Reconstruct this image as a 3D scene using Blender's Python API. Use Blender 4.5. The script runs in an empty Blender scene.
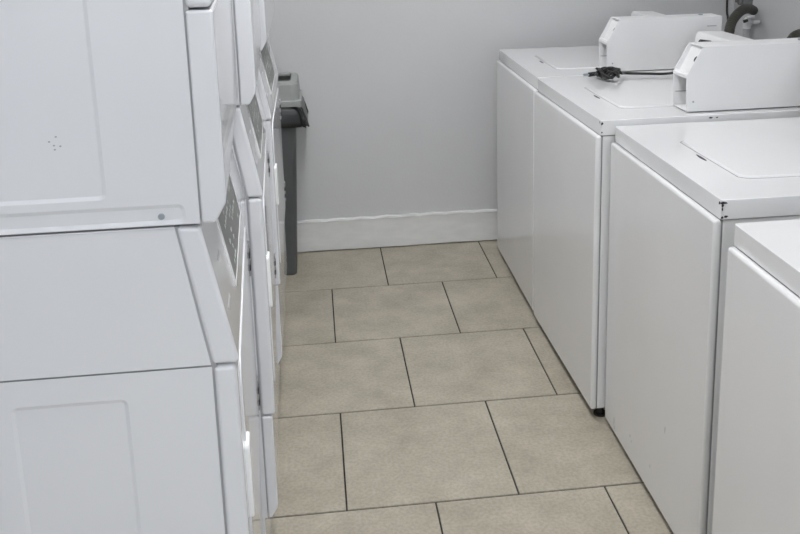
import bpy, bmesh, math, random
from mathutils import Vector, Matrix
random.seed(7)
SC = bpy.context.scene
COL = SC.collection

# ------------------------------------------------------------------ materials
def new_mat(name):
    m = bpy.data.materials.new(name); m.use_nodes = True
    nt = m.node_tree
    return m, nt, nt.nodes['Principled BSDF']

def plain(name, col, rough=.5, metal=0.0, coat=0.0, spec=.5):
    m, nt, b = new_mat(name)
    b.inputs['Base Color'].default_value = (*col, 1)
    b.inputs['Roughness'].default_value = rough
    b.inputs['Metallic'].default_value = metal
    b.inputs['Coat Weight'].default_value = coat
    b.inputs['Coat Roughness'].default_value = .08
    b.inputs['Specular IOR Level'].default_value = spec
    return m

def mottled(name, c1, c2, scale, rough=.5, bump=0.0, bscale=60, detail=4, coat=0.0, stretch=(1, 1, 1)):
    """two close tones mixed by noise, with an optional fine bump"""
    m, nt, b = new_mat(name)
    tc = nt.nodes.new('ShaderNodeTexCoord')
    mp = nt.nodes.new('ShaderNodeMapping'); mp.inputs['Scale'].default_value = stretch
    nt.links.new(tc.outputs['Object'], mp.inputs['Vector'])
    n = nt.nodes.new('ShaderNodeTexNoise'); n.inputs['Scale'].default_value = scale
    n.inputs['Detail'].default_value = detail
    nt.links.new(mp.outputs['Vector'], n.inputs['Vector'])
    r = nt.nodes.new('ShaderNodeValToRGB')
    r.color_ramp.elements[0].position = .32; r.color_ramp.elements[1].position = .68
    r.color_ramp.elements[0].color = (*c1, 1); r.color_ramp.elements[1].color = (*c2, 1)
    nt.links.new(n.outputs['Fac'], r.inputs['Fac'])
    nt.links.new(r.outputs['Color'], b.inputs['Base Color'])
    b.inputs['Roughness'].default_value = rough
    b.inputs['Coat Weight'].default_value = coat
    b.inputs['Coat Roughness'].default_value = .03
    if bump:
        n2 = nt.nodes.new('ShaderNodeTexNoise'); n2.inputs['Scale'].default_value = bscale
        n2.inputs['Detail'].default_value = 3
        nt.links.new(tc.outputs['Object'], n2.inputs['Vector'])
        bp = nt.nodes.new('ShaderNodeBump'); bp.inputs['Strength'].default_value = bump
        bp.inputs['Distance'].default_value = .002
        nt.links.new(n2.outputs['Fac'], bp.inputs['Height'])
        nt.links.new(bp.outputs['Normal'], b.inputs['Normal'])
    return m

M = {}
M['enamel'] = mottled('white_enamel', (.745, .745, .75), (.77, .77, .77), 3, .16, .012, 30, 2, coat=.4)
M['dryer'] = mottled('cool_white_enamel', (.75, .755, .785), (.77, .775, .80), 3, .16, .010, 20, 2, coat=.45)
M['whiteplastic'] = plain('white_plastic', (.80, .80, .80), .35)
M['brightwhite'] = plain('bright_white_plastic', (.92, .92, .92), .25)
M['coinbox'] = mottled('painted_steel_white', (.74, .74, .745), (.77, .77, .77), 5, .4, .03, 60)
M['seam'] = plain('dark_gap', (.03, .03, .032), .8)
M['joint'] = plain('shaded_joint_grey', (.22, .22, .23), .7)
M['dryer_joint'] = plain('pale_joint_grey', (.40, .40, .41), .6)
M['dark_mark'] = plain('chip_and_recess_dark', (.025, .02, .03), .6)  # bare metal of paint chips; also the painted shade of the finger recess
M['black'] = plain('black_rubber', (.012, .012, .012), .45)
M['hinge'] = plain('hinge_steel', (.32, .32, .33), .4, .6)
M['screw'] = plain('zinc_screw', (.38, .42, .46), .4, .7)
M['panel'] = plain('dark_grey_label', (.16, .16, .155), .35)
M['paneltext'] = plain('pale_print', (.50, .54, .51), .5)
M['greyprint'] = plain('grey_print', (.38, .38, .39), .5)
M['bin'] = mottled('dark_grey_bin_plastic', (.075, .08, .082), (.095, .10, .102), 8, .5, .08, 120)
M['lid'] = mottled('light_grey_bin_plastic', (.30, .315, .305), (.34, .352, .34), 8, .45, .08, 120)
M['bag'] = mottled('black_bin_bag', (.012, .013, .013), (.02, .02, .021), 10, .28, .5, 25)
M['hose'] = mottled('dark_drain_hose', (.026, .025, .019), (.046, .044, .034), 30, .5)
M['pipe'] = plain('white_pvc', (.72, .72, .73), .35)
M['shadedpipe'] = plain('shaded_white_pvc', (.36, .36, .37), .4)  # white standpipe greyed, its shadow put into the colour
M['valve'] = plain('grey_valve_metal', (.20, .20, .20), .45, .5)
M['glass'] = plain('window_glass', (.8, .85, .9), .1)
M['ceil'] = mottled('ceiling_paint', (.84, .84, .84), (.86, .86, .86), 4, .9)

# wall paint: pale grey, rolled
M['wall'] = mottled('pale_grey_wall_paint', (.585, .587, .592), (.62, .621, .625), 1.6, .55, .25, 90, 5)
M['base'] = mottled('white_baseboard_paint', (.70, .70, .69), (.77, .77, .76), 9, .4, .4, 22, 5, stretch=(1, 1, 3))

# floor tile: beige-grey porcelain, mottled in two scales, a tone of its own for every tile
def tile_mat():
    m, nt, b = new_mat('beige_porcelain_tile')
    tc = nt.nodes.new('ShaderNodeTexCoord')
    n1 = nt.nodes.new('ShaderNodeTexNoise'); n1.inputs['Scale'].default_value = 7; n1.inputs['Detail'].default_value = 9
    n1.inputs['Roughness'].default_value = .62
    n2 = nt.nodes.new('ShaderNodeTexNoise'); n2.inputs['Scale'].default_value = 110; n2.inputs['Detail'].default_value = 3
    at = nt.nodes.new('ShaderNodeAttribute'); at.attribute_name = 'tile_tone'
    sh = nt.nodes.new('ShaderNodeVectorMath'); sh.operation = 'ADD'
    sc_ = nt.nodes.new('ShaderNodeVectorMath'); sc_.operation = 'SCALE'; sc_.inputs['Scale'].default_value = 37
    nt.links.new(at.outputs['Vector'], sc_.inputs[0])
    nt.links.new(tc.outputs['Object'], sh.inputs[0]); nt.links.new(sc_.outputs[0], sh.inputs[1])
    nt.links.new(sh.outputs[0], n1.inputs['Vector']); nt.links.new(tc.outputs['Object'], n2.inputs['Vector'])
    r = nt.nodes.new('ShaderNodeValToRGB')
    e = r.color_ramp.elements
    e[0].position = .30; e[0].color = (.345, .310, .245, 1)
    e[1].position = .72; e[1].color = (.50, .458, .376, 1)
    x = r.color_ramp.elements.new(.5); x.color = (.42, .381, .307, 1)
    nt.links.new(n1.outputs['Fac'], r.inputs['Fac'])
    mx = nt.nodes.new('ShaderNodeMixRGB'); mx.blend_type = 'MULTIPLY'; mx.inputs['Fac'].default_value = .55
    r2 = nt.nodes.new('ShaderNodeValToRGB')
    r2.color_ramp.elements[0].position = .35; r2.color_ramp.elements[0].color = (.72, .72, .70, 1)
    r2.color_ramp.elements[1].position = .6; r2.color_ramp.elements[1].color = (1, 1, 1, 1)
    nt.links.new(n2.outputs['Fac'], r2.inputs['Fac'])
    nt.links.new(r.outputs['Color'], mx.inputs['Color1']); nt.links.new(r2.outputs['Color'], mx.inputs['Color2'])
    tone = nt.nodes.new('ShaderNodeHueSaturation')
    mr = nt.nodes.new('ShaderNodeMapRange'); mr.inputs['To Min'].default_value = .95; mr.inputs['To Max'].default_value = 1.05
    nt.links.new(at.outputs['Fac'], mr.inputs['Value']); nt.links.new(mr.outputs['Result'], tone.inputs['Value'])
    nt.links.new(mx.outputs['Color'], tone.inputs['Color'])
    nt.links.new(tone.outputs['Color'], b.inputs['Base Color'])
    b.inputs['Roughness'].default_value = .48
    return m
M['tile'] = tile_mat()
M['grout'] = mottled('dark_grey_grout', (.028, .026, .023), (.055, .051, .045), 12, .9)

def lamp_mat(strength):
    m, nt, b = new_mat('lit_lamp_diffuser')
    b.inputs['Emission Color'].default_value = (.985, .99, 1, 1)
    b.inputs['Emission Strength'].default_value = strength
    return m

# ------------------------------------------------------------------ mesh helpers
def link(name, bm, mat, parent=None, bevel=0.0, seg=3, smooth=True, mats=None):
    bmesh.ops.remove_doubles(bm, verts=bm.verts, dist=1e-6)
    bmesh.ops.recalc_face_normals(bm, faces=bm.faces)
    me = bpy.data.meshes.new(name); bm.to_mesh(me); bm.free()
    o = bpy.data.objects.new(name, me); COL.objects.link(o)
    for x in (mats or [mat]): me.materials.append(x)
    if parent: o.parent = parent
    if bevel:
        md = o.modifiers.new('bevel', 'BEVEL'); md.width = bevel; md.segments = seg
        md.limit_method = 'ANGLE'; md.angle_limit = math.radians(28); md.harden_normals = True
    if smooth:
        for pl in me.polygons: pl.use_smooth = bool(bevel)
    return o

def box(bm, x0, x1, y0, y1, z0, z1):
    v = [bm.verts.new(c) for c in ((x0,y0,z0),(x1,y0,z0),(x1,y1,z0),(x0,y1,z0),(x0,y0,z1),(x1,y0,z1),(x1,y1,z1),(x0,y1,z1))]
    for f in ((0,3,2,1),(4,5,6,7),(0,1,5,4),(1,2,6,5),(2,3,7,6),(3,0,4,7)): bm.faces.new([v[i] for i in f])
    return v

def boxm(*a):
    bm = bmesh.new(); box(bm, *a); return bm

def prism_xz(bm, prof, y0, y1):
    """closed polygon in x-z pushed along y"""
    a = [bm.verts.new((x, y0, z)) for x, z in prof]; b = [bm.verts.new((x, y1, z)) for x, z in prof]
    bm.faces.new(a); bm.faces.new(b[::-1]); n = len(prof)
    for i in range(n): bm.faces.new((a[i], b[i], b[(i+1) % n], a[(i+1) % n]))

def tube(bm, pts, rad, n=14, caps=True):
    pts = [Vector(p) for p in pts]; rings = []
    up = None
    for i, p in enumerate(pts):
        t = (pts[min(i+1, len(pts)-1)] - pts[max(i-1, 0)]).normalized()
        if up is None: up = t.orthogonal().normalized()
        up = (up - t*up.dot(t)).normalized(); w = t.cross(up)
        r = rad(i/(len(pts)-1)) if callable(rad) else rad
        rings.append([bm.verts.new(p + (up*math.cos(2*math.pi*k/n) + w*math.sin(2*math.pi*k/n))*r) for k in range(n)])
    for a, b in zip(rings, rings[1:]):
        for k in range(n): bm.faces.new((a[k], a[(k+1) % n], b[(k+1) % n], b[k]))
    if caps: bm.faces.new(rings[0][::-1]); bm.faces.new(rings[-1])

def spline(pts, per=10):
    P = [Vector(p) for p in pts]; P = [2*P[0]-P[1]] + P + [2*P[-1]-P[-2]]; out = []
    for i in range(1, len(P)-2):
        a, b, c, d = P[i-1:i+3]
        for k in range(per):
            t = k/per
            out.append(.5*((2*b) + (c-a)*t + (2*a-5*b+4*c-d)*t*t + (3*b-a-3*c+d)*t**3))
    out.append(P[-2]); return out

def cyl(bm, c, axis, r, h, n=20):
    c = Vector(c); ax = Vector(axis).normalized()
    tube(bm, [c, c+ax*h], r, n)

def rrect(x0, x1, z0, z1, r, n=5):
    pts = []
    for cx, cz, a0 in ((x1-r, z1-r, 0), (x0+r, z1-r, 90), (x0+r, z0+r, 180), (x1-r, z0+r, 270)):
        for k in range(n+1):
            a = math.radians(a0 + 90*k/n); pts.append((cx + r*math.cos(a), cz + r*math.sin(a)))
    return pts

def panel_with_emboss(bm, outer, holes, depth, slope=.005):
    """flat polygon in x-z at y=0 with rounded-rectangle areas pressed in by depth (+y)"""
    def loop(pts, y):
        vs = [bm.verts.new((x, y, z)) for x, z in pts]
        es = [bm.edges.new((vs[i], vs[(i+1) % len(vs)])) for i in range(len(vs))]
        return vs, es
    ov, oe = loop(outer, 0); edges = list(oe); inner = []
    for (x0, x1, z0, z1, r) in holes:
        hv, he = loop(rrect(x0, x1, z0, z1, r), 0); edges += he
        inner.append((hv, rrect(x0+slope, x1-slope, z0+slope, z1-slope, max(r-slope, .001))))
    bmesh.ops.triangle_fill(bm, use_beauty=True, use_dissolve=False, edges=edges, normal=(0, -1, 0))
    for hv, ip in inner:
        iv = [bm.verts.new((x, depth, z)) for x, z in ip]; n = len(iv)
        for i in range(n): bm.faces.new((hv[i], hv[(i+1) % n], iv[(i+1) % n], iv[i]))
        bm.faces.new(iv)

def empty(name, loc, rot=(0, 0, 0)):
    o = bpy.data.objects.new(name, None); COL.objects.link(o)
    o.location = loc; o.rotation_euler = rot; o.empty_display_size = .1
    return o

def tag(o, label, cat, group=None):
    o['label'] = label; o['category'] = cat
    if group: o['group'] = group
    return o

def structure(o): o['kind'] = 'structure'; return o

def copy_tree(o, parent=None):
    c = o.copy(); COL.objects.link(c)
    if parent: c.parent = parent
    for ch in list(o.children): copy_tree(ch, c)
    return c

# ------------------------------------------------------------------ the room
X0, X1, YB, YF, ZC = -.86, 1.88, 3.967, -2.6, 2.6
bm = boxm(X0-.1, X1+.1, YB, YB+.1, -.05, ZC); structure(link('wall_back', bm, M['wall']))
bm = boxm(X1, X1+.1, YF, YB, -.05, ZC); structure(link('wall_right', bm, M['wall']))
bm = boxm(X0-.1, X0, YF, YB, -.05, ZC); structure(link('wall_left', bm, M['wall']))
bm = bmesh.new()
WX0, WX1, WZ0, WZ1 = -.45, 1.45, .85, 2.25
for a in ((X0-.1, WX0, -.05, ZC), (WX1, X1+.1, -.05, ZC), (WX0, WX1, -.05, WZ0), (WX0, WX1, WZ1, ZC)):
    box(bm, a[0], a[1], YF-.1, YF, a[2], a[3])
structure(link('wall_front', bm, M['wall']))
bm = boxm(X0-.1, X1+.1, YF-.1, YB+.1, ZC, ZC+.1); structure(link('ceiling', bm, M['ceil']))
# window behind the viewer
win = structure(empty('window_1', (0, YF, 0)))
bm = bmesh.new()
for a in ((WX0, WX1, WZ0, WZ0+.05), (WX0, WX1, WZ1-.05, WZ1), (WX0, WX0+.05, WZ0+.05, WZ1-.05), (WX1-.05, WX1, WZ0+.05, WZ1-.05), (.475, .525, WZ0+.05, WZ1-.05)):
    box(bm, a[0], a[1], -.08, -.02, a[2], a[3])
link('window_frame', bm, M['whiteplastic'], win)

# floor: grout bed with every tile a bevelled slab, half-offset rows
bm = boxm(X0, X1, YF, YB, -.05, -.0025)
tone_l = bm.faces.layers.float_color.new('tile_tone') if hasattr(bm.faces.layers, 'float_color') else None
W_, L_, R1 = .4565, .4751, 3.5286
tiles = []
def offs(k): return .263 if k % 2 == 0 else .030
k = 1
row = -1
tile_faces = []
for row in range(-1, 14):
    y1 = min(R1 + L_ - L_*(row+1) + L_*1 - L_, YB) if False else None
    ya = R1 - L_*row; yb = ya + L_          # row -1 is the cut strip beyond the last joint
    if ya > YB: continue
    ya_, yb_ = max(ya + .0028, YF), min(yb - .0028, YB)
    if yb_ <= ya_: continue
    ox = offs(row)
    for j in range(-5, 6):
        xa, xb = ox + j*W_ + .0022, ox + (j+1)*W_ - .0022
        xa, xb = max(xa, X0), min(xb, X1)
        if xb - xa < .01: continue
        c = .0008
        t = [(xa, ya_, -.0025), (xb, ya_, -.0025), (xb, yb_, -.0025), (xa, yb_, -.0025)]
        u = [(xa+c, ya_+c, 0), (xb-c, ya_+c, 0), (xb-c, yb_-c, 0), (xa+c, yb_-c, 0)]
        tv = [bm.verts.new(q) for q in t]; uv = [bm.verts.new(q) for q in u]
        fs = [bm.faces.new(uv)]
        for i in range(4): fs.append(bm.faces.new((tv[i], tv[(i+1) % 4], uv[(i+1) % 4], uv[i])))
        tile_faces.append((fs, random.random(), random.random(), random.random()))
bm.faces.index_update()
idx = {}
bm.faces.ensure_lookup_table()
for fs, a, b_, c_ in tile_faces:
    for f in fs: f.material_index = 1; idx[f.index] = (a, b_, c_, 1)
me = bpy.data.meshes.new('floor'); bm.to_mesh(me); bm.free()
me.materials.append(M['grout']); me.materials.append(M['tile'])
att = me.attributes.new('tile_tone', 'FLOAT_COLOR', 'FACE')
for i, cval in idx.items(): att.data[i].color = cval
fl = bpy.data.objects.new('floor', me); COL.objects.link(fl); structure(fl)

# baseboards: a board with an old caulked, uneven top edge
def baseboard(name, x0, x1, y, t, h):
    bm = bmesh.new(); n = 90; prev = None
    for i in range(n+1):
        x = x0 + (x1-x0)*i/n
        w = .0012*math.sin(i*1.7) + .0012*random.uniform(-1, 1)
        ring = [bm.verts.new(q) for q in ((x, y, .006+.002*abs(math.sin(i*.9))), (x, y-t, .004+.0045*random.random()), (x, y-t, h-.013), (x, y-t-.003+w, h-.009), (x, y-t-.001, h-.003+w), (x, y-.003, h+w*2), (x, y, h+w))]
        if prev:
            for k in range(len(ring)): bm.faces.new((prev[k], ring[k], ring[(k+1) % len(ring)], prev[(k+1) % len(ring)]))
        else: bm.faces.new(ring)
        prev = ring
    bm.faces.new(prev[::-1])
    return structure(link(name, bm, M['base']))
baseboard('baseboard_back', X0, X1, YB, .013, .153)
bm = boxm(X1-.013, X1, YF, YB-.02, .003, .15); structure(link('baseboard_right', bm, M['base'], bevel=.003))

# ------------------------------------------------------------------ washers (local: x into the machine, y = 0 at its far side and negative to the near side)
WW, ZT, ZB = .689, .9185, .026
WD = .70
def make_washer():
    t = empty('washing_machine', (0, 0, 0))
    # cabinet: side and rear sheet metal behind the wrapped front panel
    bm = boxm(.0075, WD-.01, -WW+.004, -.004, ZB, .8725)
    link('cabinet', bm, M['enamel'], t, bevel=.004)
    bm = bmesh.new(); box(bm, .002, .009, -WW+.006, -.006, ZB+.004, .872)
    link('panel_gap', bm, M['joint'], t)
    # front panel: one sheet with rounded lips, proud of the top panel
    bm = bmesh.new()
    prof = rrect(-WW+.0025, -.0025, ZB-.002, .8738, .008, 4)
    a = [bm.verts.new((-.0125, y, z)) for y, z in prof]; b = [bm.verts.new((.0062, y, z)) for y, z in prof]
    bm.faces.new(a); bm.faces.new(b[::-1]); n = len(prof)
    for i in range(n): bm.faces.new((a[i], b[i], b[(i+1) % n], a[(i+1) % n]))
    link('front_panel', bm, M['enamel'], t, bevel=.0075, seg=4)
    # top panel: a shallow pressed cap with a down-turned rim
    bm = bmesh.new()
    prof = rrect(0, WD, -WW, 0, .007, 3)
    a = [bm.verts.new((x, y, .8752)) for x, y in prof]; b = [bm.verts.new((x, y, ZT)) for x, y in prof]
    bm.faces.new(a[::-1]); bm.faces.new(b); n = len(prof)
    for i in range(n): bm.faces.new((a[i], a[(i+1) % n], b[(i+1) % n], b[i]))
    top = link('top_panel', bm, M['enamel'], t, bevel=.0045, seg=3)
    # lid: raised plate over a flat grey rim that paints its shadow line, with the finger hold at its front
    bm = bmesh.new()
    prof = [(.105, -.215), (.112, -.205), (.52, -.205), (.53, -.215), (.53, -.545), (.52, -.555), (.145, -.555), (.122, -.549), (.108, -.535)]
    a = [bm.verts.new((x, y, ZT+.0002)) for x, y in prof]; b = [bm.verts.new((x+.0035*(1 if x < .3 else -1), y+(.0035 if y < -.3 else -.0035), ZT+.0045)) for x, y in prof]
    bm.faces.new(b)
    n = len(prof)
    for i in range(n): bm.faces.new((a[i], a[(i+1) % n], b[(i+1) % n], b[i]))
    link('lid', bm, M['enamel'], t, bevel=.0015, seg=2)
    bm = bmesh.new()
    c_ = (.32, -.38); vs = [bm.verts.new((x+.0022*(1 if x > c_[0] else -1), y+.0022*(1 if y > c_[1] else -1), ZT+.0003)) for x, y in prof]
    bm.faces.new(vs); r_ = bmesh.ops.extrude_face_region(bm, geom=bm.faces[:])
    bmesh.ops.translate(bm, verts=[v for v in r_['geom'] if isinstance(v, bmesh.types.BMVert)], vec=(0, 0, -.002))
    link('lid_shadow_line', bm, M['joint'], top)
    bm = bmesh.new()
    up = []; lo = []
    for i in range(13):
        s = i/12; y = -.335 - .062*s; w = .0075*math.sin(math.pi*s)**.7 + .0004
        up.append((.0945 - .004*math.sin(math.pi*s), y)); lo.append((.0945 - .004*math.sin(math.pi*s) + w, y))
    vs = [bm.verts.new((x, y, ZT+.0006)) for x, y in up + lo[::-1]]; bm.faces.new(vs)
    r_ = bmesh.ops.extrude_face_region(bm, geom=bm.faces[:])
    bmesh.ops.translate(bm, verts=[v for v in r_['geom'] if isinstance(v, bmesh.types.BMVert)], vec=(0, 0, -.003))
    link('finger_hold_shade', bm, M['dark_mark'], top)  # flat dark crescent painting the shade inside the finger recess
    # control console at the back, sloping to the front
    bm = bmesh.new(); prism_xz(bm, [(.552, ZT), (.574, 1.050), (.580, 1.063), (.672, 1.061), (.69, 1.03), (.69, ZT)], -.556, -.012)
    con = link('control_console', bm, M['whiteplastic'], t, bevel=.004)
    nrm = Vector((-.1315, 0, .022)).normalized()
    for yy in (-.14, -.32):
        bm = bmesh.new(); c = Vector((.5705, yy, 1.032)); cyl(bm, c, nrm, .015, .040, 24)
        link('knob', bm, M['black'], con, bevel=.003)
    # coin meter box: hollow steel case, open at the front in two faces
    ya, yb = -.653, -.556
    side = [(.266, ZT+.003), (.2625, 1.0265), (.308, 1.1085), (.69, 1.1085), (.69, ZT+.003)]
    bm = bmesh.new(); prism_xz(bm, side, ya, ya+.004); prism_xz(bm, side, yb-.004, yb)
    box(bm, .31, .69, ya+.004, yb-.004, 1.1045, 1.1085)
    box(bm, .688, .692, ya+.004, yb-.004, ZT+.003, 1.1045)
    box(bm, .267, .69, ya+.004, yb-.004, ZT+.003, ZT+.006)
    cb = link('coin_box', bm, M['coinbox'], t, bevel=.0012, seg=2)
    cb['label'] = 'white steel coin meter case with open front'
    bm = bmesh.new(); prism_xz(bm, [(.2630, 1.0185), (.2625, 1.0265), (.2665, 1.0335), (.285, 1.029), (.285, 1.020)], ya+.004, yb-.004)
    link('front_shelf', bm, M['coinbox'], cb)
    bm = bmesh.new(); prism_xz(bm, [(.2790, 1.028), (.3185, 1.1035), (.3215, 1.1020), (.282, 1.0265)], ya+.004, yb-.004)
    ip = link('inner_plate', bm, M['coinbox'], cb)
    bm = bmesh.new(); cyl(bm, (.3000, ya+.022, 1.0690), (-.89, 0, .46), .0085, .004, 20)
    link('lock_hole', bm, M['dark_mark'], ip)
    bm = boxm(.34, .343, ya+.004, yb-.004, ZT+.006, 1.020); link('cavity_wall', bm, M['coinbox'], cb)
    bm = boxm(.27, .34, yb-.006, yb-.004, .964, .9665); link('rail', bm, M['greyprint'], cb)
    bm = bmesh.new(); cyl(bm, (.63, ya+.05, 1.1085), (0, 0, 1), .008, .004, 16); link('screw', bm, M['screw'], cb)
    bm = boxm(.635, .67, ya-.0008, ya+.001, 1.0725, 1.0755); link('slot', bm, M['greyprint'], cb)
    bm = bmesh.new(); cyl(bm, (.285, ya+.001, .951), (0, -1, 0), .003, .0018, 10); link('rivet', bm, M['greyprint'], cb)
    # levelling feet
    for fx in (.028, .66):
        for fy in (-.035, -WW+.035):
            bm = bmesh.new(); tube(bm, [(fx, fy, 0), (fx, fy, .006), (fx, fy, .0061), (fx, fy, ZB+.016)], lambda s: .02 if s < .4 else .009, 16)
            link('foot', bm, M['black'], t)
    return t

def blob(bm, pts, axis, off):
    """thin irregular flake on the plane axis = off"""
    def q(a, b, d): return (off+d, a, b) if axis == 'x' else (a, off+d, b) if axis == 'y' else (a, b, off+d)
    lo = [bm.verts.new(q(a, b, .0)) for a, b in pts]; hi = [bm.verts.new(q(a, b, -.0007)) for a, b in pts]
    bm.faces.new(lo); bm.faces.new(hi[::-1]); n = len(pts)
    for i in range(n): bm.faces.new((lo[i], lo[(i+1) % n], hi[(i+1) % n], hi[i]))
def flake(cx, cz, r, sx=1, sz=1, n=9):
    return [(cx + r*sx*random.uniform(.55, 1.15)*math.cos(2*math.pi*i/n), cz + r*sz*random.uniform(.55, 1.15)*math.sin(2*math.pi*i/n)) for i in range(n)]

w0 = make_washer()
specs = [  # far corner x, far y, yaw slope, tilt, lift
    (.7902, 3.8147, -.0059, .0070, -.0013,
     'white top-loading washer farthest from the viewer, beside the back wall', None),
    (.7807, 3.1032, .0146, .0082, .0050,
     'white coin washer with a tangled black cord on its far top edge', None),
    (.8273, 2.4019, -.0061, .0105, -.0041,
     'white washer with chipped dark corner, third from the back wall', None),
    (.7889, 1.5945, 0, 0, .0004,
     'nearest white washer, cut off at the right edge of the picture', None)]
washers = []
for i, (x, y, wr, wp, wz, lab, _) in enumerate(specs):
    o = w0 if i == 0 else copy_tree(w0)
    o.location = (x, y, 0)
    # yaw only: the small tilt and lift are put into the feet by raising the body
    o.rotation_euler = (0, 0, wr)
    for ch in o.children:                    # the body leans on its feet; the feet stay on the floor
        if ch.name.split('.')[0] != 'foot':
            ch.location.z = wz; ch.rotation_euler.x = -wp
            if i == 2 and ch.name.split('.')[0] == 'coin_box': ch.location.x += .055
    tag(o, lab, 'washing machine', 'top-loading coin washers along the right wall')
    washers.append(o)

def dark_mark(parent, items):
    for axis, off, pts in items:
        bm = bmesh.new(); blob(bm, pts, axis, off); link('paint_chip', bm, M['dark_mark'], parent)
def child(o, stem): return [c for c in o.children if c.name.split('.')[0] == stem][0]
t2, t3 = child(washers[1], 'top_panel'), child(washers[2], 'top_panel')
dark_mark(t2, [('y', -WW-.0004, flake(.003, ZT-.008, .0045, .8, 1.2)), ('y', -WW-.0004, flake(.003, ZT-.034, .0028)),
          ('x', -.0004, flake(-WW+.007, ZT-.006, .003)), ('y', -WW-.0004, flake(.322, ZT-.0085, .005, 1.3, .55)), ('y', -WW-.0004, flake(.342, ZT-.0085, .0035, 1.2, .6))])
dark_mark(t3, [('y', -WW-.0004, flake(.006, ZT-.0065, .007, 1.3, .45)), ('y', -WW-.0004, flake(.003, ZT-.0115, .0045, .6, 1.3)), ('y', -WW-.0004, flake(.0025, ZT-.02, .003, .7, 1.3)),
          ('x', -.0004, flake(-WW+.007, ZT-.008, .0035, 1, 1.3)), ('y', -WW-.0004, flake(.0028, ZT-.038, .003, .9, 1.2)), ('y', -WW-.0004, flake(.0105, ZT-.0365, .0042, 1.2, .7))])
# scuffs low on the third washer's front and the chipped speck on the nearest one
f3 = child(washers[2], 'front_panel')
for (yy, zz, r, sy, sz) in ((-.093, .066, .010, .35, 1.5), (-.10, .045, .005, .6, 1.3), (-.228, .098, .005, .9, .7), (-.24, .088, .004, .7, .7), (-.47, .262, .007, .3, 1.5), (-.38, .105, .005, .3, 1.2)):
    bm = bmesh.new(); blob(bm, flake(yy, zz, r, sy, sz), 'x', -.0129); link('scuff', bm, M['greyprint'], f3)

# ------------------------------------------------------------------ stacked dryers (fronts run at a slight angle to the row)
DW, DH = .684, .9215
XB = -.80

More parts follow.
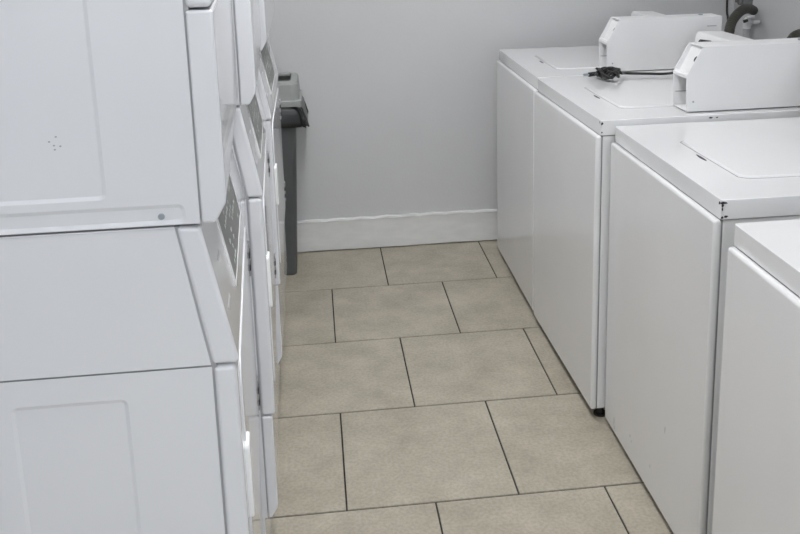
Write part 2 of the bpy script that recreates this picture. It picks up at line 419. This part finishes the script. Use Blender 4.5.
def make_dryer(lower, TS):
    def shear(bm):
        for v in bm.verts: v.co.x -= TS*v.co.y
    t = empty('tumble_dryer', (0, 0, 0))
    fb = -.1225 if lower else -.1135         # face of the bottom panel
    fd = -.1160 if lower else -.1145         # face of the door panel
    s0 = .2475 if lower else .2640           # joint between bottom panel and door panel
    xs, xs2 = -.1472, -.1785                   # where the side sheet stops, below and at the top
    E = .0022
    # body core (dark joints show it)
    bm = bmesh.new(); prism_xz(bm, [(XB+.003, .006), (xs-.006, .006), (xs+.006, .02), (xs+.006, .7300), (xs2+.006, DH-.002), (XB+.003, DH-.002)], .0032, DW-.0032)
    shear(bm); link('cabinet', bm, M['dryer_joint'], t)
    # side sheets, near one with pressed areas
    for near in (1, 0):
        bm = bmesh.new()
        panel_with_emboss(bm, [(XB, .0022), (xs, .0022), (xs, .7312), (XB, .7312)],
                          [(-.3980, -.2545, .0385, .6955, .009), (XB+.02, -.164, .0035, .0285, .009)], (.0018 if near else -.0018))
        bmesh.ops.translate(bm, verts=bm.verts, vec=(0, 0 if near else DW-.0005, 0))
        shear(bm); sp = link('side_panel', bm, M['dryer'], t)
        bm = bmesh.new(); prism_xz(bm, [(XB, .7326), (xs-.0005, .7326), (xs2, DH-.001), (XB, DH-.001)], 0 if near else DW-.004, .004 if near else DW)
        shear(bm); link('upper_side_panel', bm, M['dryer'], t, bevel=.0015, seg=2)
        if near:
            bm = bmesh.new(); cyl(bm, (-.193, .0026, .0135), (0, -1, 0), .0042, .0025, 18); link('screw', bm, M['screw'], sp, bevel=.0008)
    bm = boxm(XB, xs2, 0, DW, DH-.003, DH-.0005); shear(bm); link('top_panel', bm, M['dryer'], t)
    bm = boxm(XB-.002, XB, 0, DW, .002, DH); shear(bm); link('rear_panel', bm, M['dryer'], t)
    # bottom front panel with its cut-back lower edge
    bm = bmesh.new(); prism_xz(bm, [(xs+.0012, .0015), (fb-.0145, .0015), (fb-.0012, .0255), (fb, .036), (fb, s0-.0012), (xs+.0012, s0-.0012)], 0, DW)
    shear(bm); link('bottom_panel', bm, M['dryer'], t, bevel=.0042, seg=3)
    # door panel
    bm = bmesh.new(); prism_xz(bm, [(xs+.0012, s0+.0012), (fd, s0+.0012), (fd, .7305), (xs+.0012, .7305)], 0, DW)
    shear(bm); dp = link('door_panel', bm, M['dryer'], t, bevel=.007, seg=4)
    bm = bmesh.new()
    prof = rrect(.055, .635, s0+.03, .705, .04, 5)
    a = [bm.verts.new((fd-.004, y, z)) for y, z in prof]; b = [bm.verts.new((fd+.0025, y, z)) for y, z in prof]
    bm.faces.new(a); bm.faces.new(b[::-1]); n = len(prof)
    for i in range(n): bm.faces.new((a[i], b[i], b[(i+1) % n], a[(i+1) % n]))
    shear(bm); d = link('door', bm, M['dryer'], t, bevel=.002, seg=2)
    bm = bmesh.new()
    prof = rrect(.045, .085, .472, .588, .008, 4)
    a = [bm.verts.new((fd-.006, y, z)) for y, z in prof]; b = [bm.verts.new((fd+.0070, y, z)) for y, z in prof]
    bm.faces.new(a); bm.faces.new(b[::-1]); n = len(prof)
    for i in range(n): bm.faces.new((a[i], b[i], b[(i+1) % n], a[(i+1) % n]))
    shear(bm); hd = link('handle', bm, M['brightwhite'], d, bevel=.003, seg=3)
    for zc in (.620, .325):
        bm = bmesh.new(); box(bm, fd-.004, fd+.0045, .640, .664, zc-.034, zc+.034)
        shear(bm); hg = link('hinge', bm, M['hinge'], d, bevel=.0015, seg=2)
        for dz in (-.020, .006):
            bm = boxm(fd+.003, fd+.0053, .636, .662, zc+dz, zc+dz+.012)
            shear(bm); link('hinge_slot', bm, M['dark_mark'], hg)
    # sloping control console
    cp = [(xs+.0012, .7330), (-.1135, .7330), (-.1135, .7440), (-.1475, DH-.003), (xs2+.0014, DH-.001)]
    bm = bmesh.new(); prism_xz(bm, cp, 0, DW)
    shear(bm); con = link('control_console', bm, M['dryer'], t, bevel=.006, seg=4)
    A, B = Vector((-.1135, 0, .744)), Vector((-.1475, 0, DH-.003))
    nn = Vector((B.z-A.z, 0, -(B.x-A.x))).normalized()
    def on_slope(s, y, h): q = A + (B-A)*s + nn*h; return (q.x, y, q.z)
    def slab(bm, s0_, s1_, y0, y1, h0, h1):
        v = [bm.verts.new(on_slope(s, y, h)) for h in (h0, h1) for s, y in ((s0_, y0), (s1_, y0), (s1_, y1), (s0_, y1))]
        for f in ((0,3,2,1),(4,5,6,7),(0,1,5,4),(1,2,6,5),(2,3,7,6),(3,0,4,7)): bm.faces.new([v[i] for i in f])
    bm = bmesh.new(); slab(bm, .17, .93, .168, .478, -.001, .0012)
    nb = len(bm.faces)
    rr = random.Random(3)
    for r_ in range(9):
        y = .205 + rr.uniform(0, .05)
        while y < .44:
            w = rr.uniform(.005, .014); q = .22 + r_*.078
            if rr.random() < .45: slab(bm, q, q+.026, y, min(y+w, .46), .0008, .0018)
            y += w + rr.uniform(.006, .016)
    bm.faces.ensure_lookup_table()
    for f in bm.faces[nb:]: f.material_index = 1
    shear(bm); pl = link('control_label', bm, None, con, mats=[M['panel'], M['paneltext']]); pl['label'] = 'dark grey instruction label'
    bm = bmesh.new()
    for y0, y1 in ((.158, .168), (.478, .488)): slab(bm, .155, .945, y0, y1, -.001, .0020)
    slab(bm, .93, .945, .168, .478, -.001, .0020); slab(bm, .155, .17, .168, .478, -.001, .0020)
    shear(bm); link('label_frame', bm, M['whiteplastic'], con, bevel=.0006, seg=1)
    for q in ((.60, .618, .064, .096), (.27, .288, .036, .080)):
        bm = bmesh.new(); slab(bm, *q, -.0005, .0006); shear(bm); link('coin_slide_mark', bm, M['greyprint'], con)
    if lower:
        bm = boxm(XB, -.153, .006, DW-.006, -.233, .0015); shear(bm); link('plinth', bm, M['dryer'], t, bevel=.004)
    return t

DY = 1.09; ZL = .233
lab_lo = ['white dryer at the bottom of the nearest stack, big side panel at left edge',
          'lower white dryer of the second stack, its cut-back bottom edge above the floor',
          'lower white dryer of the farthest stack, next to the grey trash bin']
lab_up = ['white dryer on top of the nearest stack, small marks on its side panel',
          'upper white dryer of the middle stack, sitting on another dryer',
          'upper white dryer of the farthest stack, nearest the back wall']
for i in range(3):
    ts, xo = ((.050, 0), (.032, 0), (.0, -.008))[i]        # each stack stands at its own slight angle
    a, b = make_dryer(True, ts), make_dryer(False, ts)
    if i == 0: up = b
    a.location = (xo, DY + .69*i, ZL); b.location = (xo, DY + .69*i, ZL + DH)
    tag(a, lab_lo[i], 'dryer', 'stacked dryers along the left wall'); tag(b, lab_up[i], 'dryer', 'stacked dryers along the left wall')
# five small marks on the nearest upper side panel
marks = []
for px, pz in ((-.3058, .1195), (-.3140, .1138), (-.3090, .1090), (-.3018, .1078), (-.3085, .1040)):
    bm = bmesh.new(); blob(bm, [(px+.0014*math.cos(k), pz+.0011*math.sin(k)) for k in [2*math.pi*j/10 for j in range(10)]], 'y', .0020); marks.append(bm)
sp = [c for c in up.children if c.name.split('.')[0] == 'side_panel'][0]
# the marks stand on the flat of the panel: find its depth there (pressed area is .0028 deep)
for bm in marks:
    for v in bm.verts: v.co.x -= .050*v.co.y
    link('scratch_mark', bm, M['greyprint'], sp)

# ------------------------------------------------------------------ trash bin behind the dryers
tb = empty('trash_bin', (-.31, 3.825, 0))
tag(tb, 'dark grey slim trash bin with light grey hooded lid by the back wall', 'trash bin')
def loft(bm, secs, cap0=True, cap1=True):
    """secs: (half x, half y, z, corner radius, x shift)"""
    prev = None
    for hx, hy, z, r, sx in secs:
        ring = [bm.verts.new((x+sx, y, z)) for x, y in rrect(-hx, hx, -hy, hy, r, 4)]
        if prev: 
            for k in range(len(ring)): bm.faces.new((prev[k], prev[(k+1) % len(ring)], ring[(k+1) % len(ring)], ring[k]))
        elif cap0: bm.faces.new(ring[::-1])
        prev = ring
    if cap1: bm.faces.new(prev)
bm = bmesh.new(); loft(bm, [(.194, .122, 0, .02, 0), (.196, .124, .006, .02, 0), (.224, .127, .64, .025, 0), (.228, .128, .735, .025, 0), (.222, .122, .735, .025, 0), (.19, .118, .02, .02, 0)])
link('body', bm, M['bin'], tb, bevel=.002, seg=2)
# hooded lid with an opening on top
bm = bmesh.new(); loft(bm, [(.252, .134, .726, .03, 0), (.254, .135, .730, .03, 0), (.254, .135, .757, .03, 0), (.246, .128, .762, .03, 0), (.243, .125, .826, .032, 0), (.238, .120, .836, .035, 0),
                            (.214, .092, .838, .014, 0), (.212, .090, .834, .014, 0), (.212, .090, .825, .014, 0), (.235, .117, .820, .03, 0), (.238, .12, .728, .03, 0)], cap0=False, cap1=False)
link('lid', bm, M['lid'], tb)['label'] = 'light grey hooded lid with open top'
for o_ in tb.children:
    for pl_ in o_.data.polygons: pl_.use_smooth = False
# bin bag folded over the rim, hanging out under the lid
bm = bmesh.new(); n = 72; rows = []
for zi, (z, e) in enumerate(((.739, .001), (.736, .012), (.722, .020), (.70, .022), (.675, .024), (.652, .027))):
    ring = []
    prof = rrect(-.229-e, .229+e, -.129-e*.6, .129+e*.35, .028, 17)
    for k, (x, y) in enumerate(prof):
        wv = .003*math.sin(k*1.3+zi) + .002*math.sin(k*2.9)
        if zi == 0: wv = 0
        out = .004*zi if x > .2 else 0
        ring.append(bm.verts.new((x+wv*(1 if abs(x) > .2 else .2)+out, y + (wv if y < 0 else 0), z + (.006*math.sin(k*.7) if zi == 5 else 0))))
    rows.append(ring)
for a, b in zip(rows, rows[1:]):
    for k in range(len(a)): bm.faces.new((a[k], a[(k+1) % len(a)], b[(k+1) % len(a)], b[k]))
bag = link('bin_bag', bm, M['bag']); bag.location = (-.31, 3.825, 0)
bm = bmesh.new(); loft(bm, [(.223, .124, .737, .024, 0), (.219, .121, .66, .022, 0), (.20, .115, .40, .022, 0)], cap0=False, cap1=True)
link('bag_inside', bm, M['bag'], bag)
md = bag.modifiers.new('thickness', 'SOLIDIFY'); md.thickness = .0012; md.offset = 1
for pl_ in bag.data.polygons: pl_.use_smooth = True
tag(bag, 'black plastic bag folded out over the rim of the grey trash bin', 'bin bag')

# ------------------------------------------------------------------ power cord bundled on the second washer
zc = .933
pts = [(1.300, 3.113, .70), (1.300, 3.113, .90), (1.290, 3.100, zc+.002), (1.262, 3.058, zc), (1.215, 3.04, zc), (1.15, 3.06, zc), (1.09, 3.075, zc+.001)]
loopc = []
rr = random.Random(11)
for i in range(46):
    a = i*.62
    cx, cy = 1.022 - .0006*i, 3.030 - .0004*i
    loopc.append((cx + (.038 if i % 3 else .046)*math.cos(a)*(.75+.25*math.sin(i*1.9)), cy + .050*math.sin(a)*(.8+.2*math.cos(i*2.3)), zc + .011 + .012*math.sin(i*1.1) + .0002*i))
tail = [(.99, 3.045, zc+.012), (.975, 3.062, zc+.006), (.963, 3.075, zc)]
bm = bmesh.new(); tube(bm, spline(pts + loopc + tail, 5), .0048, 8)
cord = empty('power_cord', (0, 0, 0))
link('cable', bm, M['black'], cord)
for pl_ in cord.children[0].data.polygons: pl_.use_smooth = True
bm = bmesh.new(); tube(bm, [(1.005, 3.075, zc+.004), (.985, 3.078, zc+.004), (.984, 3.078, zc+.004), (.955, 3.076, zc+.002)], lambda s: .011 if s < .5 else .008, 12)
plug = link('plug', bm, M['black'], cord, bevel=.002)
bm = bmesh.new()
for dy in (-.006, .006): box(bm, .938, .956, 3.076+dy-.0008, 3.076+dy+.0008, zc-.001, zc+.005)
link('prong', bm, M['screw'], plug)
tag(cord, 'black power cord bundled in a knot between the two far washers', 'power cord')

# ------------------------------------------------------------------ plumbing on the right wall
def hose(name, pts, r, label):
    bm = bmesh.new(); P = spline(pts, 16)
    tube(bm, P, lambda s: r*(1 + .035*math.sin(s*len(P)*1.9)), 16)
    o = link(name, bm, M['hose'])
    for pl_ in o.data.polygons: pl_.use_smooth = True
    return tag(o, label, 'hose', 'drain hoses behind the washers')
hose('drain_hose', [(1.515, 3.42, .30), (1.56, 3.42, .42), (1.615, 3.43, .80), (1.640, 3.45, .985), (1.668, 3.49, 1.038), (1.715, 3.54, 1.066), (1.765, 3.59, 1.078), (1.815, 3.64, 1.074), (1.850, 3.672, 1.062)], .0195,
     'thick dark drain hose arching from behind the farthest washer to the wall')
hose('drain_hose', [(1.515, 2.90, .30), (1.545, 2.90, .45), (1.60, 2.93, .90), (1.635, 2.97, 1.035), (1.70, 3.01, 1.062), (1.77, 3.05, 1.050), (1.825, 3.08, 1.00), (1.85, 3.10, .90), (1.85, 3.10, .02)], .0165,
     'dark hose just showing at the right edge above the second washer')
pp = empty('standpipe', (1.848, 3.70, 0))
tag(pp, 'white plastic standpipe with fittings that takes the drain hose on the wall', 'pipe')
bm = bmesh.new(); tube(bm, [(0, .02, 0), (0, .02, .985)], .016, 20); o = link('pipe', bm, M['shadedpipe'], pp)
for pl_ in o.data.polygons: pl_.use_smooth = True
bm = bmesh.new(); tube(bm, [(.0, .02, .98), (.0, .02, 1.0), (.0, .02, 1.001), (.004, .01, 1.018)], lambda s: .017 if s < .5 else .020, 18); link('coupling', bm, M['pipe'], pp, bevel=.003)
bm = bmesh.new(); tube(bm, [(.004, -.03, 1.012), (.03, -.035, 1.014)], .008, 14); link('fitting', bm, M['pipe'], pp, bevel=.002)
bm = bmesh.new(); tube(bm, [(-.006, .01, 1.026), (.028, .01, 1.034)], .007, 14); link('fitting', bm, M['pipe'], pp, bevel=.002)
bm = bmesh.new(); tube(bm, [(-.022, .01, 1.012), (-.006, .0, 1.018)], .007, 12); link('clamp', bm, M['black'], pp)
vv = empty('water_valve', (1.855, 3.765, 1.075))
tag(vv, 'grey water supply valve on the right wall above the drain hose', 'valve')
bm = bmesh.new(); box(bm, -.022, .024, -.028, .028, .0, .07); link('body', bm, M['valve'], vv, bevel=.006)
for dy in (-.018, .012):
    bm = bmesh.new(); tube(bm, [(-.03, dy, .012), (-.03, dy, .06)], .008, 12); link('spout', bm, M['valve'], vv)
bm = bmesh.new(); tube(bm, [(0, .05, -.02), (0, .05, ZC-1.075)], .022, 16)
o = link('supply_pipe', bm, M['pipe'], vv)
for pl_ in o.data.polygons: pl_.use_smooth = True
bm = bmesh.new(); tube(bm, spline([(1.856, 3.945, ZC), (1.857, 3.945, 1.5), (1.857, 3.94, 1.08), (1.858, 3.925, 1.0), (1.845, 3.88, .93), (1.83, 3.80, .6)], 10), .005, 8)
tag(link('wall_cable', bm, M['black']), 'thin black cable running down the corner above the farthest washer', 'cable')

# ------------------------------------------------------------------ lamps
LS = 18.5
dm = lamp_mat(LS)
for (lx, ly) in ((.12, -1.7), (.12, 1.15), (.12, 2.75)):
    t = empty('ceiling_light', (lx, ly, ZC))
    tag(t, 'long fluorescent ceiling light over the aisle', 'ceiling light', 'fluorescent ceiling lights')
    bm = boxm(-.15, .15, -.6, .6, -.05, 0); link('housing', bm, M['whiteplastic'], t)
    bm = boxm(-.135, .135, -.585, .585, -.07, -.0505); link('diffuser', bm, dm, t)

la = bpy.data.lights.new('daylight', 'AREA'); la.shape = 'RECTANGLE'; la.size = 1.8; la.size_y = 1.3
la.energy = 24; la.color = (.86, .93, 1)
lo_ = bpy.data.objects.new('daylight', la); COL.objects.link(lo_)
lo_.location = (.5, YF-.02, 1.55); lo_.rotation_euler = (math.radians(90), 0, 0)

wd = bpy.data.worlds.new('sky'); SC.world = wd; wd.use_nodes = True
wd.node_tree.nodes['Background'].inputs['Color'].default_value = (.75, .85, 1, 1)
wd.node_tree.nodes['Background'].inputs['Strength'].default_value = 1.0

# ------------------------------------------------------------------ camera
cam = bpy.data.cameras.new('camera'); co = bpy.data.objects.new('camera', cam); COL.objects.link(co)
cam.sensor_fit = 'HORIZONTAL'; cam.sensor_width = 36
F, CX, CY = 917.509, 417.276, 116.707
cam.lens = F/800*36
cam.shift_x = -(CX-400)/800; cam.shift_y = (CY-267)/800
cam.clip_start = .02
R_ = ((.99281843, -.11748967, -.02253328), (.04836648, .22193307, .97386159), (-.1094178, -.96795759, .2260218))
m = Matrix(((R_[0][0], R_[1][0], R_[2][0], 0), (R_[0][1], R_[1][1], R_[2][1], 0), (R_[0][2], R_[1][2], R_[2][2], 1.53194), (0, 0, 0, 1)))
co.matrix_world = m
SC.camera = co
SC.view_settings.view_transform = 'Standard'; SC.view_settings.look = 'None'
SC.view_settings.exposure = 0.0; SC.view_settings.gamma = 1.0
SC.view_settings.use_curve_mapping = False
